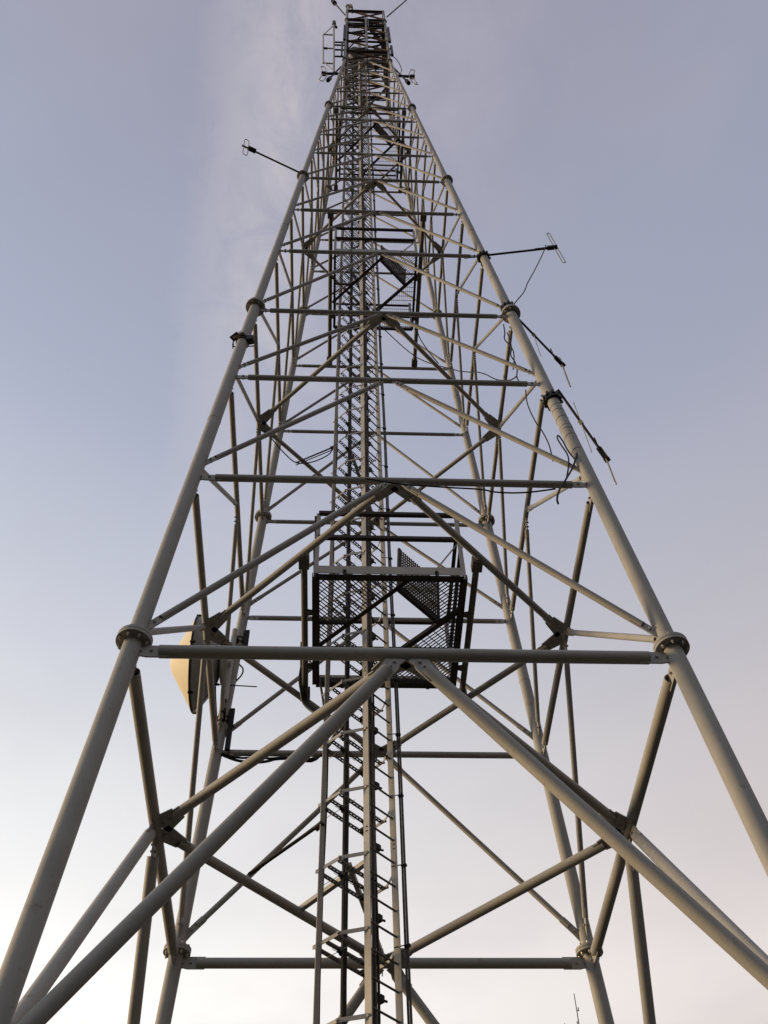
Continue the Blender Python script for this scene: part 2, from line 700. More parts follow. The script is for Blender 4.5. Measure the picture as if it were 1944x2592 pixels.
def platform(z, hw, label, beam_x, beam_y, beam_r, rail=(1.30, .75), flip_right=V45, br_ang=V45, door_tilt=4, fw=.095, sides=True):
    t = thing('work_platform', label, 'platform', (0, 0, z), 'grated work platforms inside the tower')
    h = hw
    fr = MB()
    for sy in (-1, 1):
        for (A, B) in (((-h, sy * h), (h, sy * h)), ((sy * h, -h), (sy * h, h))):
            fr.angle((A[0], A[1], z), (B[0], B[1], z), fw, .010, (0, 0, 1), 1 if sy > 0 else -1)
    s2 = math.sqrt(.5)
    # beams along the diagonal ladder opening
    fr.angle((.27, -.93, z - .01), (-.93, .27, z - .01), .06, .009, (0, 0, 1))
    fr.angle((.93, -.42, z - .01), (-.42, .93, z - .01), .06, .009, (0, 0, 1), -1)
    fr.bar((.095, -.755, z - .012), (.68, -.17, z - .012), .05, .075)
    fr.bar((-h, -.17, z - .03), (-.50, -.17, z - .03), .03, .05)
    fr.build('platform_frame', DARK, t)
    for xx in (-.57 * h / .93, .59 * h / .93):
        for sy in (-1, 1):
            ck = MB()
            ck.bar((xx, sy * (h + .035), z - .07), (xx, sy * (h + .035), z + .07), .045, .010, (0, 1, 0))
            ck.bolt((xx, sy * (h + .04), z + .04), (0, sy, 0), .010, .014)
            ck.build('fixing_clip', BLACK, t)
    gl = MB()
    grating(gl, [(-.92, -.92), (.26, -.92), (-.92, .26)], U45, z + .02)
    grating(gl, [(.28, -.92), (.92, -.92), (.92, -.42), (.68, -.18), (.10, -.76)], flip_right, z + .02)
    grating(gl, [(.92, -.41), (.92, .92), (-.41, .92)], br_ang, z + .02)
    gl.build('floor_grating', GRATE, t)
    # toe boards
    tb = MB()
    for (A, B) in (((-h - .008, -h - .02), (h + .008, -h - .02)), ((-h, h + .02), (h, h + .02)),
                   ((-h - .02, -h), (-h - .02, h)), ((h + .02, -h), (h + .02, h)))[:4 if sides else 2]:
        tb.bar((*A, z + .085), (*B, z + .085), .008, .15)
    tb.build('toe_board', GALV, t)
    for sx in (-1, 1):
        for sy in (-1, 1):
            rl = MB()
            rl.angle((sx * h, sy * h, z + .0), (sx * h, sy * h, z + rail[0]), .058, .008, (0, 1, 0), -sx)
            rl.build('guard_post', GALV, t)
    for zz in rail:
        for (A, B) in (((-h, -h - .03), (h, -h - .03)), ((-h, h + .03), (h, h + .03)),
                       ((-h - .03, -h), (-h - .03, h)), ((h + .03, -h), (h + .03, h)))[:4 if sides else 2]:
            q = MB()
            q.angle((*A, z + zz), (*B, z + zz), .055, .008, (0, 0, 1), 1 if A[1] < 0 else -1)
            q.build('guard_rail', DARK, t)
    # opened trapdoor standing on its hinge
    td = MB()
    A, B = Vector((.115, -.735, z + .04)), Vector((.665, -.185, z + .04))
    along = (B - A).normalized()
    ti = R(door_tilt)
    up = (Vector((0, 0, 1)) * math.cos(ti) + Vector((s2, -s2, 0)) * math.sin(ti)).normalized()
    nn = along.cross(up).normalized()
    Ld, Hd = (B - A).length, .74
    for k in range(int(Ld / .040) + 1):
        p = A + along * min(k * .040, Ld)
        td.bar(p, p + up * Hd, .006, .024, nn)
    for k in range(int(Hd / .055) + 1):
        p = A + up * min(k * .055, Hd)
        td.bar(p, p + along * Ld, .012 if k == 0 else .007, .012, nn)
    td.bar(A, A + up * Hd, .04, .03, nn)
    td.bar(B, B + up * Hd, .03, .03, nn)
    td.bar(A, B, .03, .05, nn)
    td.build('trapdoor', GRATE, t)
    hs = MB()
    hs.bar((h - .03, -h + .03, z + rail[1] - .03), (.60, -h - .01, z + .15), .03, .012)
    hs.build('stay_rod', GALV, t)
    for sx in (-1, 1):
        bm_ = MB()
        x = sx * beam_x
        bm_.pipe((x, -beam_y + .06, z), (x, beam_y - .06, z), beam_r, .007, 14)
        for sy in (-1, 1):
            c = Vector((x, sy * (beam_y - .02), z))
            bm_.bar(c + Vector((0, -sy * .17, 0)), c + Vector((0, sy * .01, 0)), .13, .016, (1, 0, 0))
            bm_.bar(c + Vector((0, -sy * .14, -.01)), c + Vector((0, sy * .02, -.01)), .13, .13)
        for yy in (-.32, .62):
            bm_.bar((sx * (h + .01), yy, z - .01), (x - sx * beam_r * .5, yy, z - .01), .07, .035)
            bm_.prism([(x, yy - .07, z - .012), (sx * (h + .02), yy - .03, z - .012), (sx * (h + .02), yy + .03, z - .012), (x, yy + .07, z - .012)], (0, 0, 1), .012)
        bm_.build('support_beam', RUNG, t)
    return t


platform(3.12, .93, 'lowest square grated platform with raised trapdoor, above the first big horizontal strut', 1.075, 2.352 - 1.075 - .05, .042)
platform(14.40, .885, 'second grated platform up with dark raised trapdoor, halfway up the tower', .985, 1.80, .045, rail=(1.42, .78), br_ang=R(90), fw=.05, sides=False)
platform(25.55, .92, 'third grated platform up, crowded behind braces in the upper tower', 1.03, 1.255, .042, br_ang=R(90), fw=.05, sides=False)
platform(42.2, .80, 'topmost grated platform inside the dark square head of the tower', .84, .82, .03)

# ------------------------------------------------------------------ access ladder (turned 45 degrees)
uu = Vector((math.sqrt(.5), math.sqrt(.5), 0))
vv = Vector((-math.sqrt(.5), math.sqrt(.5), 0))
LC = Vector((-.292, 0, 0))


def lp(u, v, z):
    return LC + uu * u + vv * v + Vector((0, 0, z))


lad = thing('access_ladder', 'straight steel climbing ladder with round rungs rising up the middle of the tower', 'ladder', (LC.x, LC.y, GZ))
LT = 43.0
for u in (0, .42):
    mb = MB()
    # flat front leg of an angle, broad side towards the front left
    mb.bar(lp(u, 0, GZ + .02), lp(u, 0, LT), .010, .084, vv)
    mb.bar(lp(u + .024, .038, GZ + .02), lp(u + .024, .038, LT), .036, .008, vv)
    z = GZ + 1.2
    while z < LT:
        for dz in (0, .055):
            for sg in (1, -1):
                mb.bolt(lp(u, .0, z + dz) + uu * (.005 * sg), uu * sg, .010, .012)
        z += 2.4
    mb.build('stringer', GALV, lad)
rest = MB()
zr = -1.905
n = 0
rungs = []
z0 = zr - math.floor((zr - GZ - .2) / .2845) * .2845
z = z0
while z < LT - .1:
    rungs.append(z)
    z += .2845
vis = [r_ for r_ in rungs if r_ > -3.2]
for z in rungs:
    mb = MB() if (z in vis and vis.index(z) < 98) else None
    tgt = mb if mb is not None else rest
    tgt.tube(lp(.0, 0, z), lp(.440, 0, z), .0115, 10)
    for u in (.432,):
        tgt.tube(lp(u, 0, z), lp(u + .012, 0, z), .017, 8)
    if mb is not None:
        mb.build('rung', RUNG, lad)
ro = rest.build('rung', RUNG, lad)
ro['kind'] = 'stuff'

# cable rack behind the ladder
rack = thing('cable_rack', 'upright steel cable rack with bent side brackets and crossbars behind the ladder', 'cable rack', (lp(.2, .5, 0).x, lp(.2, .5, 0).y, GZ))
mb = MB()
a0, a1 = lp(-.150, .52, GZ + .02), lp(-.150, .52, LT)
mb.bar(a0, a1, .068, .008, vv)
mb.bar(a0 + uu * .030 + vv * .032, a1 + uu * .030 + vv * .032, .008, .055, vv)
mb.build('upright', GALV, rack)
mb = MB()
mb.bar(lp(.07, .40, GZ + .02), lp(.07, .40, LT), .028, .028, vv)
mb.build('upright', DARK, rack)
zb = []
z = -.294 - .855 * 9
while z < LT:
    if z > GZ + .1:
        zb.append(z)
    z += .855
zbv = [z for z in zb if z > -3.0]
restc = MB()
for z in zb:
    for (sg, u0) in ((-1, 0), (1, .42)):
        mb = MB()
        P = [lp(u0 + sg * .008, .0, z), lp(u0 + sg * .142, .245, z), lp(u0 + sg * .147, .60, z)]
        mb.bar(P[0], P[1], .007, .042, (0, 0, 1), ext=.012)
        mb.bar(P[1], P[2], .007, .042, (0, 0, 1))
        mb.bolt(P[0] + vv * .006, -vv + uu * sg * .3, .013, .03)
        mb.bolt(P[1], uu * sg, .013, .024)
        br = mb.build('support_bracket', GALV, rack)
    for v in (.27, .415, .56):
        k = MB() if (z in zbv and zbv.index(z) < 33) else None
        tg = k if k is not None else restc
        A, B = lp(-.135, v, z - .018), lp(.555, v, z - .018)
        # slotted channel: two thin rails joined by webs
        for off in (-.016, .016):
            tg.bar(A + Vector((0, 0, off * 0)) + vv * off, B + vv * off, .008, .022, (0, 0, 1))
        L = (B - A).length
        s = .0
        while s < L:
            c = A + uu * s
            tg.bar(c - vv * .016, c + vv * .016, .018, .006, (0, 0, 1))
            s += .05
        if k is not None:
            k.build('crossbar', RUNG, br)
    # threaded rods sticking out of the crossbars
    k = MB()
    k.tube(lp(-.04, .44, z - .035), lp(.28, .44, z - .035), .003, 6)
    k.tube(lp(.03, .20, z - .04), lp(.03, .66, z - .04), .0035, 6)
    k.build('threaded_rod', BOLT, br)
ro = restc.build('crossbar', DARK, rack)
ro['kind'] = 'stuff'
for i, z in enumerate(zbv[:44]):
    k = MB()
    # clamp blocks that hold the feeder cables on the crossbars
    for (u, v, w, d, h) in ((.365, .285, .075, .08, .08), (.43, .39, .09, .07, .05), (.49, .49, .06, .09, .05)):
        c = lp(u, v, z - .03)
        k.bar(c - Vector((0, 0, h / 2)), c + Vector((0, 0, h / 2)), w, d, vv)
        k.tube(c + Vector((0, 0, .0)) - vv * d * .9, c + vv * d * .9, .007, 6)
    k.build('cable_clamp', BLACK, rack)
    k = MB()
    c = lp(.085, .42, z - .02)
    k.bar(c - Vector((0, 0, .035)), c + Vector((0, 0, .035)), .05, .055, vv)
    k.bar(c - uu * .04 - Vector((0, 0, .025)), c - uu * .04 + Vector((0, 0, .025)), .04, .04, vv)
    if i < 22:
        k.build('cable_clamp', BLACK, rack)
    if z > -3 and i < 34:
        k = MB()
        c = lp(.40, .26, z + .43)
        k.bar(c - Vector((0, 0, .04)), c + Vector((0, 0, .04)), .06, .05, vv)
        k.bar(c + uu * .05 - Vector((0, 0, .03)), c + uu * .05 + Vector((0, 0, .04)), .05, .06, vv)
        k.tube(c + uu * .02, c + uu * .12 - vv * .02, .012, 8)
        k.build('cable_clamp', BLACK, rack)

# ladder braces to the tower (flat bars)
mb = MB()
mb.angle((-1.01, 1.465, .03), (-.27, .61, .05), .055, .008, (0, 0, 1))
mb.build('ladder_tie', GALV, lad)
mb = MB()
for z in (0.0, 8.483, 16.95):
    k = MB()
    k.bar(lp(.30, .55, z), (0.0, W(z) - .02, z - .02), .05, .06)
    k.bar((-.04, W(z) - .30, z - .09), (-.04, W(z) - .02, z - .09), .012, .18, (0, 0, 1))
    k.build('ladder_tie', STEEL, lad)


# ------------------------------------------------------------------ feeder cables on the rack
def vcable(label, u, v, r, z1, mat, wob=.006, group=None, p=None, z0_=GZ + .02):
    pts = []
    z = z0_
    ph = random.random() * 6
    while z < z1:
        base = lp(u, v, z) if p is None else Vector((p[0], p[1], z))
        pts.append(base + Vector((wob * math.sin(z * 1.7 + ph), wob * math.cos(z * 1.3 + ph), 0)))
        z += .22
    c = MB()
    c.path(pts, r, 8)
    o = c.build('feeder_cable', mat)
    return tag(o, label, 'cable', group)


DG = 'feeder cables bundled behind the left ladder stringer'
for k, (u, v, r, m_, top) in enumerate(((.33, .235, .016, BLACK, 41), (.365, .240, .016, CABG, 41), (.40, .245, .014, BLACK, 36), (.345, .285, .015, BLACK, 33), (.385, .29, .016, CABG, 41))):
    vcable('upright feeder cable in the dark bundle just right of the left ladder stringer', u, v, r, top, m_, group=DG)
vcable('thick black feeder cable strapped to the slim dark upright left of the ladder', .095, .385, .014, 41, BLACK)
vcable('thin pale feeder cable beside the slim dark upright left of the ladder', .120, .395, .007, 34, CABG)
vcable('dark cable running up beside the leftmost upright of the cable rack', -.095, .55, .012, 32, BLACK, .005, group='dark cables beside the leftmost rack upright')
vcable('dark cable running up beside the leftmost upright of the cable rack', -.070, .56, .011, 32, BLACK, .009, group='dark cables beside the leftmost rack upright')
rc = thing('feeder_cable', 'pair of brown and black cables tied along the right-hand ladder stringer', 'cable', (.135, .35, GZ))
for (dx, m_) in ((0, CABG), (.026, CABG)):
    c = MB()
    pts = [(.095 + dx + .006 * math.sin(z * .9), .35 + .004 * math.sin(z * 1.4), z) for z in [GZ + .02 + i * .25 for i in range(205)]]
    c.path(pts, .0125, 8)
    c.build('strand', m_, rc)
z = -2.05
while z < 30:
    c = MB()
    for (a, b_) in ((lp(.42, 0, z - .05) - Vector((.03, .03, 0)), Vector((.13, .335, z + .03))), (Vector((.13, .335, z + .03)), Vector((.14, .37, z + .03)))):
        c.tube(a, b_, .006, 6)
    c.bar((.08, .335, z + .0), (.14, .335, z + .02), .02, .03)
    c.build('cable_tie', BLACK, rc)
    z += 1.28 if z > 2 else .92


def cable(label, pts, r, mat=BLACK, group=None, k=5):
    c = MB()
    c.path(smooth_pts(pts, k), r, 8)
    return tag(c.build('cable', mat), label, 'cable', group)


cable('thin cable drooping from the right folded dipole down to the tower leg', [(3.12, -2.19, 11.60), (3.072, -2.2, 11.401), (2.925, -2.2, 10.926), (2.705, -2.2, 10.261), (2.53, -2.15, 9.818), (2.402, -2.15, 9.396), (2.198, -2.1, 9.018)], .010)
cable('short looped cable hanging just inside the right front leg below its clamp', [(1.954, -2, 8.397), (1.936, -2, 8.096), (1.904, -2, 7.881), (1.917, -2, 7.751), (1.968, -2, 7.574), (1.987, -2, 7.374), (1.949, -2, 7.029), (1.907, -2, 6.789)], .010)
cable('longer cable running down beside the right front leg past a diagonal brace', [(1.981, -1.98, 8.115), (1.992, -1.98, 7.929), (1.981, -1.98, 7.566), (1.937, -1.98, 7.313), (1.973, -1.98, 7.07), (1.974, -1.98, 6.832), (1.938, -1.98, 6.598), (1.948, -1.98, 6.428)], .010)
cable('dark cable sagging across from the ladder to the right front leg', [(.12, .36, 13.4), (.9, .7, 12.6), (1.628, .6, 11.875), (1.681, .3, 11.226), (1.81, 0, 10.6), (1.849, -.3, 10.016), (1.866, -.7, 9.153), (1.841, -1.2, 8.026), (1.819, -1.6, 7.195), (1.885, -1.8, 6.827), (1.906, -1.95, 6.609), (1.926, -2, 6.559)], .011)
cable('cable dropping from a horizontal strut behind the right front leg', [(2.005, -2, 6.141), (1.974, -2, 5.779), (1.987, -2, 5.471), (2.025, -2, 5.156), (2.05, -2.05, 4.874), (2.066, -2.1, 4.445), (2.016, -2.2, 3.889)], .009)
cable('cable curling off the taped right front leg and hanging below a strut', [(2.365, -2.35, 4.109), (2.278, -2.38, 3.799), (2.164, -2.4, 3.453), (2.036, -2.4, 3.182), (1.909, -2.42, 2.918), (1.846, -2.42, 2.722), (1.867, -2.35, 2.716)], .012)
cable('hooped cable loop beside the taped part of the right front leg', [(2.20, -2.42, 3.60), (2.154, -2.42, 3.792), (2.131, -2.42, 4.0), (2.096, -2.42, 4.145), (2.071, -2.42, 4.078), (2.092, -2.42, 3.917), (2.133, -2.42, 3.666), (2.098, -2.42, 3.419), (2.028, -2.42, 3.151)], .010)
cable('black cable sagging below the second large front horizontal strut', [(-.35, -2.44, 3.03), (.05, -2.44, 2.93), (.343, -2.44, 2.90), (.673, -2.44, 2.872), (.892, -2.44, 2.86), (1.023, -2.44, 2.839), (1.129, -2.44, 2.803), (1.326, -2.44, 2.79), (1.527, -2.44, 2.811), (1.71, -2.44, 2.853), (1.85, -2.44, 2.893)], .010)
cable('thick black cable slung loosely under the rear horizontal strut near the dish', [(-2.28, 2.33, 3.071), (-2.205, 2.33, 3.032), (-2.057, 2.33, 2.968), (-1.892, 2.33, 2.937), (-1.731, 2.33, 2.932), (-1.591, 2.33, 2.96), (-1.492, 2.33, 2.994), (-1.239, 2.33, 3.01), (-.924, 2.33, 3.0), (-.6, 1.6, 2.95), (-.42, .6, 2.7)], .020)
cable('black cable strapped close under the rear horizontal strut near the dish', [(-2.248, 2.31, 3.067), (-2.121, 2.31, 3.015), (-1.957, 2.31, 2.991), (-1.796, 2.31, 3.006), (-1.593, 2.31, 2.988), (-1.391, 2.31, 3.004), (-.924, 2.31, 3.016), (-.55, 1.5, 2.85), (-.35, .6, 2.6)], .016)
for dx in (0, .03, -.03):
    cable('thick black cable of the bunch hanging off the platform beam onto a plan brace', [(-1.09 + dx, .30, 3.22), (-1.10 + dx, .7, 3.25), (-1.115 + dx, 1.0, 3.473), (-1.127 + dx, 1.0, 3.24), (-1.095 + dx, 1.0, 3.015), (-1.069 + dx, 1.05, 2.88), (-.993 + dx, 1.0, 2.71), (-.856 + dx, .9, 2.488), (-.722, .75 + dx, 2.176), (-.55, .5, 1.7)], .019, group='black cables bunched on the left platform beam')
cable('tan cable curving from the left platform beam down to the cable rack', [(-1.054, .95, 3.595), (-.963, .9, 3.371), (-.884, .85, 3.091), (-.839, .8, 2.783), (-.805, .75, 2.484), (-.77, .6, 1.9)], .017, CABG)
cable('dark cable sagging under the left plan brace towards the cable rack', [(-1.996, .1, 8.4), (-1.842, .25, 8.32), (-1.639, .45, 8.22), (-1.437, .6, 8.17), (-1.161, .55, 8.12), (-.888, .45, 8.2), (-.787, .35, 8.303)], .011)
cable('dark cable looping below the second platform on its right-hand side', [(.834, -.2, 12.405), (.841, -.2, 11.745), (.998, -.2, 11.041), (1.177, -.1, 10.741)], .011)
# conduit arms from the plan braces to the rack
a = MB()
a.tube((-1.56, .777, .0), (-.79, .27, .27), .020, 10)
a.tube((-1.52, .80, .03), (-.80, .30, .31), .013, 10)
a.tube((-.84, .31, .24), (-.76, .25, .28), .035, 10)
tag(a.build('conduit', DARK), 'dark conduit pair slanting from the lowest left plan brace to the cable rack', 'conduit')
a = MB()
a.tube((-1.45, .66, 8.26), (-.80, .30, 8.22), .014, 10)
a.tube((-1.45, .69, 8.23), (-.80, .33, 8.19), .009, 10)
a.tube((-.84, .32, 8.22), (-.76, .28, 8.22), .028, 10)
tag(a.build('conduit', DARK), 'dark conduit pair slanting from the higher left plan brace to the cable rack', 'conduit')

# ------------------------------------------------------------------ things fixed on the legs
def leg_frame(sx, sy, z):
    ax = (corner(sx, sy, z + .5) - corner(sx, sy, z - .5)).normalized()
    return corner(sx, sy, z), ax


cl = thing('leg_clamp', 'empty rusty bracket clamped round the left front leg below its second flange', 'clamp', tuple(corner(-1, -1, 7.16)))
mb = MB()
c, ax = leg_frame(-1, -1, 7.16)
r0 = legr(7.1)
mb.ring(c + ax * .05, ax, r0 - .002, r0 + .018, .05, 24)
mb.ring(c - ax * .03, ax, r0 - .002, r0 + .018, .03, 24)
mb.bar(c + Vector((-.17, -.02, .04)), c + Vector((-.06, -.11, .04)), .10, .014, (0, 0, 1))
mb.bar(c + Vector((-.15, .02, .02)), c + Vector((-.15, .10, .02)), .012, .12, (0, 0, 1))
mb.bar(c + Vector((.06, -.03, .0)), c + Vector((.17, -.05, -.0)), .10, .12, (0, 0, 1))
mb.tube(c + Vector((-.16, .09, .02)), c + Vector((.18, .07, .02)), .010, 8)
mb.tube(c + Vector((.14, -.05, -.12)), c + Vector((.14, -.05, .14)), .012, 8)
mb.build('clamp_band', DARK, cl)
mb = MB()
mb.bar(c + Vector((-.15, -.05, .07)), c + Vector((.02, -.14, .07)), .04, .08, (0, 0, 1))
mb.build('bracket_plate', GALV, cl)


def clampband(t, sx, sy, z, n=2):
    mb = MB()
    c, ax = leg_frame(sx, sy, z)
    r0 = legr(z)
    for k in range(n):
        mb.ring(c + ax * (k * .075), ax, r0 - .002, r0 + .030, .045, 24)
        for j in range(10):
            a = j * .63 + k
            _, s, u = mb.frame(ax)
            p = c + ax * (k * .075) + (s * math.cos(a) + u * math.sin(a)) * (r0 + .035)
            mb.bar(p - ax * .035, p + ax * .04, .03, .025)
    mb.build('clamp_band', BLACK, t)


def tapes(t, sx, sy, zs, r=.003):
    for z in zs:
        mb = MB()
        c, ax = leg_frame(sx, sy, z)
        mb.ring(c, (ax + Vector((random.uniform(-.25, .25), random.uniform(-.2, .2), 0))).normalized(), legr(z) - .004, legr(z) + r, .009, 24)
        mb.build('tape_band', BLACK, t)


def loop_element(mb, c, d, L, w, side, r):
    """folded dipole: stretched loop along d, width w along side"""
    d, side = Vector(d).normalized(), Vector(side).normalized()
    pts = []
    for k in range(9):
        a = math.pi * k / 8
        pts.append(c + d * (L / 2 - w / 2 + w / 2 * math.sin(a)) + side * (w / 2 * math.cos(a)))
    for k in range(9):
        a = math.pi * k / 8
        pts.append(c - d * (L / 2 - w / 2 + w / 2 * math.sin(a)) - side * (w / 2 * math.cos(a)))
    pts.append(pts[0])
    mb.path(pts, r, 6)


# right folded dipole on a boom
A = Vector((1.94, -1.964, 11.56))
B = Vector((3.273, -2.166, 11.544))
t = thing('dipole_antenna', 'folded dipole antenna on a long boom sticking out right of the tower', 'antenna', tuple(A))
d = (B - A).normalized()
mb = MB()
mb.tube(A - d * .35, B + d * .02, .021, 12)
mb.build('boom', DARK, t)
mb = MB()
loop_element(mb, B + d * .03, (.06, .03, -1), 1.42, .055, d, .009)
mb.build('folded_dipole', ALU, t)
mb = MB()
mb.bar(B - d * .13 + Vector((0, 0, .02)), B + d * .06 + Vector((0, 0, .02)), .07, .07)
mb.tube(B - d * .36 + Vector((0, 0, .05)), B - d * .08 + Vector((0, 0, .05)), .013, 8)
mb.build('feed_box', BLACK, t)
clampband(t, 1, -1, 11.46, 2)

# left folded dipole on a boom
A = Vector((-1.707, -1.742, 17.1))
B = Vector((-2.90, -2.265, 17.1))
t = thing('dipole_antenna', 'small folded dipole on a boom reaching out left of the tower against cloud', 'antenna', tuple(A))
d = (B - A).normalized()
mb = MB()
mb.tube(A + d * .05, B + d * .20, .022, 12)
mb.tube(A + d * .3 + Vector((0, 0, .03)), B + Vector((0, 0, .03)), .009, 8)
mb.build('boom', DARK, t)
mb = MB()
loop_element(mb, B + d * .10, (0, .30, -1), .62, .11, d, .010)
mb.build('folded_dipole', ALU, t)
mb = MB()
mb.tube(B - d * .14 + Vector((0, 0, .03)), B + d * .05 + Vector((0, 0, .03)), .058, 12)
mb.build('feed_box', BLACK, t)


def yagi(label, A, B, lens, zleg, tape, up=.25):
    A, B = Vector(A), Vector(B)
    d = (B - A).normalized()
    t = thing('yagi_antenna', label, 'antenna', tuple(A))
    mb = MB()
    mb.tube(A - d * .12, B + d * .03, .019, 12)
    mb.tube(A + d * (B - A).length * .52 - Vector((0, 0, .035)), B - Vector((0, 0, .035)), .008, 6)
    mb.build('boom', DARK, t)
    L = (B - A).length
    for (f, ln) in ((.42, lens[0]),):
        mb = MB()
        c = A + d * (L * f)
        mb.tube(c + Vector((0, 0, ln * up)), c - Vector((0, 0, ln * (1 - up))), .007, 8)
        mb.bar(c - d * .03, c + d * .03, .05, .05)
        mb.build('element', ALU, t)
    mb = MB()
    c = A + d * (L * .80)
    loop_element(mb, c + Vector((0, 0, .07)), (0, 0, 1), .30, .04, d, .006)
    mb.build('matching_loop', DARK, t)
    mb = MB()
    loop_element(mb, B - d * .02 - Vector((0, 0, lens[1] * .28)), (0, 0, 1), lens[1], .035, d, .009)
    mb.build('folded_dipole', ALU, t)
    mb = MB()
    mb.bar(B - d * .20, B + d * .015, .06, .075)
    mb.bar(B - d * .02, B + d * .04, .075, .05)
    mb.build('feed_box', BLACK, t)
    clampband(t, 1, -1, zleg, 2)
    tapes(t, 1, -1, tape)
    return t


yagi('upper yagi antenna pointing down right from the clamp at the second right flange', (2.13, -2.06, 8.75), (3.10, -1.14, 8.72), (.80, 1.05), 8.80, [10.3], .0)
yagi('lower yagi antenna pointing right from the taped part of the right front leg', (2.425, -2.20, 5.60), (2.95, -1.72, 4.74), (1.35, .82), 5.36, [5.15, 5.0, 4.78, 4.45, 4.27, 3.9], .42)

# microwave dish on the rear left leg
DC = Vector((-2.80, 2.05, 4.62))
DR = .73
t = thing('microwave_dish', 'large round microwave dish with sunlit cone radome on the left rear leg', 'dish', tuple(DC))
axd = Vector((-1.0, -.02, 0)).normalized()
mb = MB()
prof = [(.02, DR)]
for k in range(13):
    rr = DR * (1 - k / 12)
    prof.append((-.36 * (1 - (rr / DR) ** 2) - .015, max(rr, .02)))
mb.lathe(DC, axd, prof, 64)
mb.build('reflector', DISHW, t)
mb = MB()
mb.ring(DC + axd * .015, axd, DR - .02, DR + .012, .03, 64)
mb.build('rim', DARK, t)
mb = MB()
for k in range(6):
    a = k * 1.0472 + .35
    _, s, u = mb.frame(axd)
    p = DC + (s * math.cos(a) + u * math.sin(a)) * (DR + .012)
    mb.bar(p - axd * .04, p + axd * .04, .03, .02)
for sg in (-1, 1):
    pts = [DC + Vector((.02 + .36 * (1 - k * k / 100), sg * .0, 0)) + Vector((0, DR * k / 10 * .42, DR * k / 10 * .9 * sg)) for k in range(3, 11)]
    mb.path(pts, .007, 6)
mb.build('rim_clip', BLACK, t)
mb = MB()
mb.lathe(DC + axd * .03, axd, [(0, DR - .01), (.02, DR - .03), (.30, DR * .30), (.345, DR * .19), (.37, DR * .09), (.375, .02)], 64)
mb.build('radome', RADOME, t)
mb = MB()
mb.ring(DC - axd * .39, axd, .10, .30, .03, 32)
mb.tube(DC - axd * .36, DC - axd * .52, .10, 20)
mb.tube(DC - axd * .50 - Vector((0, 0, .75)), DC - axd * .50 + Vector((0, 0, .8)), .045, 14)
mb.build('mount_pipe', GALV, t)
for (z, ln) in ((5.30, .32), (3.66, .55)):
    mb = MB()
    c, ax = leg_frame(-1, 1, z)
    r0 = legr(z)
    for k in (0, .09):
        mb.ring(c + ax * k, ax, r0 - .002, r0 + .010, .018, 24)
    mb.bar(c + Vector((.13, -.05, .24)) if z < 4 else c + Vector((.13, -.05, .26)), c + Vector((.13, -.05, -ln)) if z < 4 else c + Vector((.13, -.05, -.10)), .075, .05)
    mb.bar(c + Vector((0, 0, .05)), c + Vector((.14, -.05, .05)), .06, .10)
    mb.bar(Vector((DC.x + .50, DC.y, z + (.02 if z < 4 else -.05))), c, .08, .08)
    mb.build('mount_bracket', BLACK, t)
for (P, Q, r) in ((DC + Vector((.02, -.1, .70)), Vector((-2.42, 2.1, 5.25)), .012),
                  (Vector((-2.5, 2.1, 4.24)), Vector((-1.86, 2.16, 4.26)), .009)):
    mb = MB()
    mb.tube(P, Q, r, 8)
    mb.tube(P + (Q - P) * .02, P + (Q - P) * .12, r * 2.2, 10)
    mb.build('strut_rod', DARK, t)
cable('black waveguide cable dropping behind the dish', [(-2.45, 2.25, 5.25), (-2.507, 2.3, 5.0), (-2.484, 2.3, 4.728), (-2.499, 2.3, 4.571), (-2.511, 2.3, 4.35), (-2.40, 2.3, 3.6), (-2.33, 2.32, 3.15)], .018)
cable('grey cable loop bulging out right of the left rear leg beside the dish', [(-2.22, 2.3, 4.95), (-2.18, 2.3, 4.87), (-2.137, 2.3, 4.814), (-2.12, 2.3, 4.75), (-2.133, 2.3, 4.655), (-2.189, 2.3, 4.545), (-2.24, 2.3, 4.45)], .013, CABG)

# ------------------------------------------------------------------ antennas at the head
t = thing('panel_antenna', 'tall open rectangular loop antenna frame standing left of the tower head', 'antenna', (-1.33, -.86, 36.5))
mb = MB()
mb.tube((-1.42, -.856, 42.4), (-1.24, -.856, 32.5), .040, 10)
mb.build('mast_pole', ALU, t)
mb = MB()
for (a, b_) in (((-1.823, -.856, 39.78), (-1.669, -.856, 34.03)), ((-1.823, -.856, 39.78), (-1.37, -.856, 39.75)), ((-1.669, -.856, 34.03), (-1.27, -.856, 34.0)), ((-1.745, -.856, 36.9), (-1.32, -.856, 36.85))):
    mb.tube(a, b_, .030, 8)
for (a, b_) in (((-1.80, -.856, 39.8), (-1.41, -.856, 42.1)), ((-1.60, -.856, 34.0), (-1.24, -.856, 32.7))):
    mb.tube(a, b_, .022, 8)
mb.build('loop_frame', ALU, t)
mb = MB()
for zz in (38.2, 37.6, 36.64, 35.35):
    mb.tube((-1.36 + (38.2 - zz) * .02, -.856, zz), (-.86, -.856, zz), .035, 8)
mb.bar((-.99, -.9, 35.2), (-.99, -.9, 38.0), .07, .07)
mb.build('support_arm', DARK, t)
mb = MB()
mb.bar((-1.76, -.856, 36.85), (-1.58, -.856, 36.87), .07, .12)
mb.tube((-1.45, -.856, 42.3), (-1.30, -.85, 41.6), .06, 8)
mb.tube((-1.42, -.856, 42.9), (-1.40, -.85, 42.3), .08, 8)
mb.build('feed_box', BLACK, t)

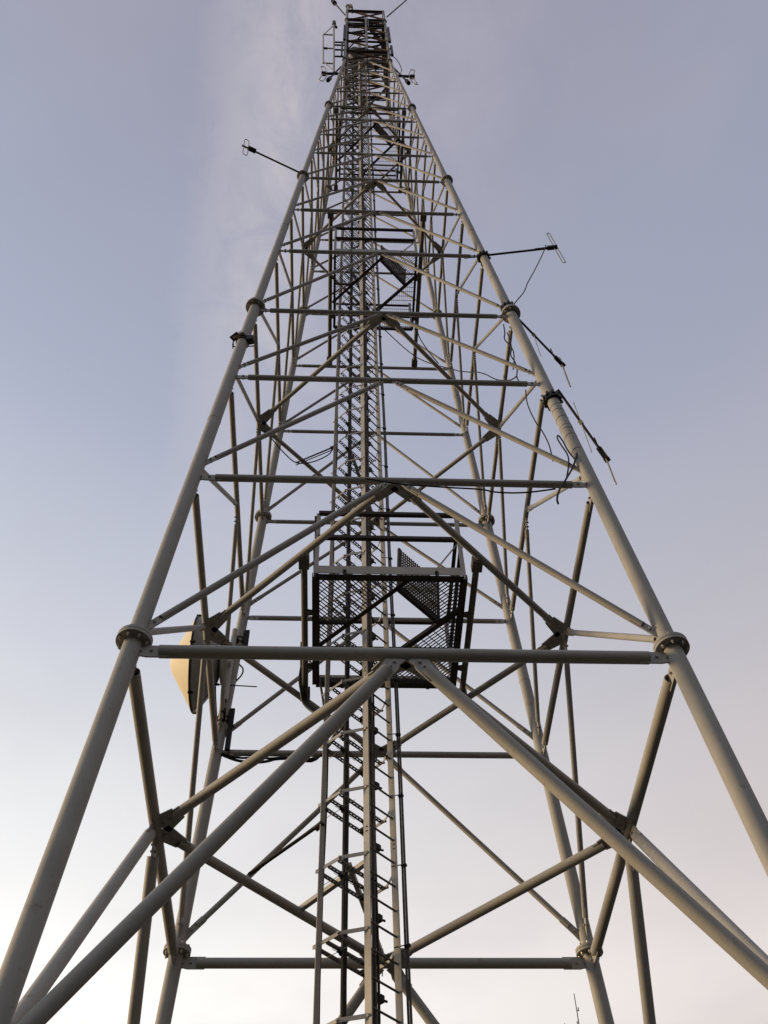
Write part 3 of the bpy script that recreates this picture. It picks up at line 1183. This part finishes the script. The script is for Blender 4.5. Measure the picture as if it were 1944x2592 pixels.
for (sx, label) in ((-1, 'small double loop antenna on a short arm left below the tower head'), (1, 'small double loop antenna on a short arm right below the tower head')):
    t = thing('loop_antenna', label, 'antenna', (sx * 1.05, -.9, 32.2))
    mb = MB()
    mb.tube((sx * .95, -.9, 32.1), (sx * 1.64, -.9, 32.0), .050, 10)
    mb.build('arm', DARK, t)
    mb = MB()
    mb.tube((sx * .95, -.9, 33.5), (sx * 1.40, -.9, 31.1), .030, 8)
    mb.tube((sx * 1.36, -.9, 31.3), (sx * 1.42, -.9, 30.95), .075, 10)
    mb.build('strut', BLACK, t)
    mb = MB()
    for s in (1, -1):
        loop_element(mb, Vector((sx * 1.60, -.9, 32.0 + s * .62)), (-.12 * s * sx * -1, 0, 1), 1.1, .16, (1, .2, 0), .018)
    mb.build('dipole_loop', ALU, t)
    mb = MB()
    mb.bar((sx * 1.52, -.9, 32.0), (sx * 1.68, -.9, 32.0), .14, .16)
    mb.build('feed_box', BLACK, t)
cable('thin cable arching from the right side of the tower head to a loop antenna', [(.93, -.88, 35.8), (1.08, -.9, 35.2), (1.2, -.9, 34.2), (1.25, -.9, 33.2), (1.2, -.9, 32.6)], .016)

for (A, B, label, blob) in (((-.95, -.85, 44.9), (-2.05, -.85, 51.6), 'dark whip antenna leaning out left from the tower top', True),
                            ((1.0, -.85, 44.8), (2.45, -.85, 51.6), 'dark whip antenna leaning out right from the tower top', False)):
    t = thing('whip_antenna', label, 'antenna', A)
    mb = MB()
    mb.tube(A, B, .032, 10)
    mb.build('rod', DARK, t)
    if blob:
        mb = MB()
        a, b_ = Vector(A), Vector(B)
        mb.tube(a.lerp(b_, .48), a.lerp(b_, .58), .11, 10)
        mb.build('feed_box', BLACK, t)
for (x, y, label) in ((-.80, -.86, 'stubby pale aerial on the left front corner of the tower top'), (-.60, -.8, 'short dark spike on the tower top beside the corner aerial'), (-.10, -.6, 'slanted pale floodlight on top near the middle of the tower')):
    t = thing('top_fitting', label, 'fitting', (x, y, 46.1))
    mb = MB()
    mb.tube((x, y, 46.0), (x - .03, y, 47.6 if x < -.3 else 47.2), .05, 10, True, .04)
    mb.build('rod', ALU if x != -.60 else DARK, t)
    if x != -.60:
        mb = MB()
        mb.tube((x - .04, y, 47.2), (x + .10, y + .05, 47.7), .11, 12)
        mb.build('cap', RADOME, t)
for (x, z0_, z1_, label) in ((-.93, 38.4, 41.6, 'slim dark panel aerial along the left edge of the tower head'), (.96, 38.3, 41.5, 'slim dark panel aerial along the upper right edge of the tower head'), (.98, 35.6, 37.4, 'short dark panel aerial along the lower right edge of the tower head')):
    t = thing('panel_aerial', label, 'antenna', (x, -.9, z0_))
    mb = MB()
    mb.bar((x, -.92, z0_), (x, -.92, z1_), .09, .10)
    mb.build('panel', BLACK, t)
    mb = MB()
    for zz in (z0_ + .3, z1_ - .3):
        mb.bar((x, -.92, zz), (x * .9, -.86, zz), .05, .05)
    mb.build('bracket', DARK, t)
t = thing('microwave_dish', 'small pale drum dish fixed inside the tower head', 'dish', (-.45, -.4, 38))
mb = MB()
mb.lathe((-.45, -.45, 38.0), (.1, -.8, -.5), [(-.12, .24), (.10, .30), (.14, .28), (.17, .1)], 32)
mb.build('drum', DISHW, t)
mb = MB()
mb.tube((-.45, -.35, 37.2), (-.45, -.35, 38.8), .04, 10)
mb.build('mount_pipe', DARK, t)

# ------------------------------------------------------------------ distant mast
t = thing('distant_mast', 'thin grey aerial mast far behind the right rear leg at the bottom edge', 'mast', (11.43, 40, GZ))
mb = MB()
mb.tube((11.43, 40, GZ), (11.44, 40, 17.6), .16, 10, True, .07)
mb.tube((11.44, 40, 17.6), (11.51, 40, 20.9), .034, 8, True, .022)
mb.build('pole', RUNG, t)
for (x, z) in ((11.58, 20.12), (11.40, 19.42)):
    mb = MB()
    mb.tube((11.48, 40, z - .12), (x, 40, z - .10), .022, 6)
    mb.tube((x, 40, z - .12), (x + .01, 40, z + .06), .026, 6)
    mb.build('aerial', RUNG, t)
t = thing('distant_mast', 'tip of a second faint mast barely showing at the bottom edge of the sky', 'mast', (10.9, 40, GZ))
mb = MB()
mb.tube((10.72, 40, GZ), (10.76, 40, 19.36), .10, 8, True, .03)
mb.build('pole', DARK, t)
mb = MB()
mb.tube((10.5, 40, 18.2), (11.0, 40, 18.2), .03, 6)
mb.build('aerial', DARK, t)

for o in list(bpy.data.objects):
    if '_o' in o:
        del o['_o']
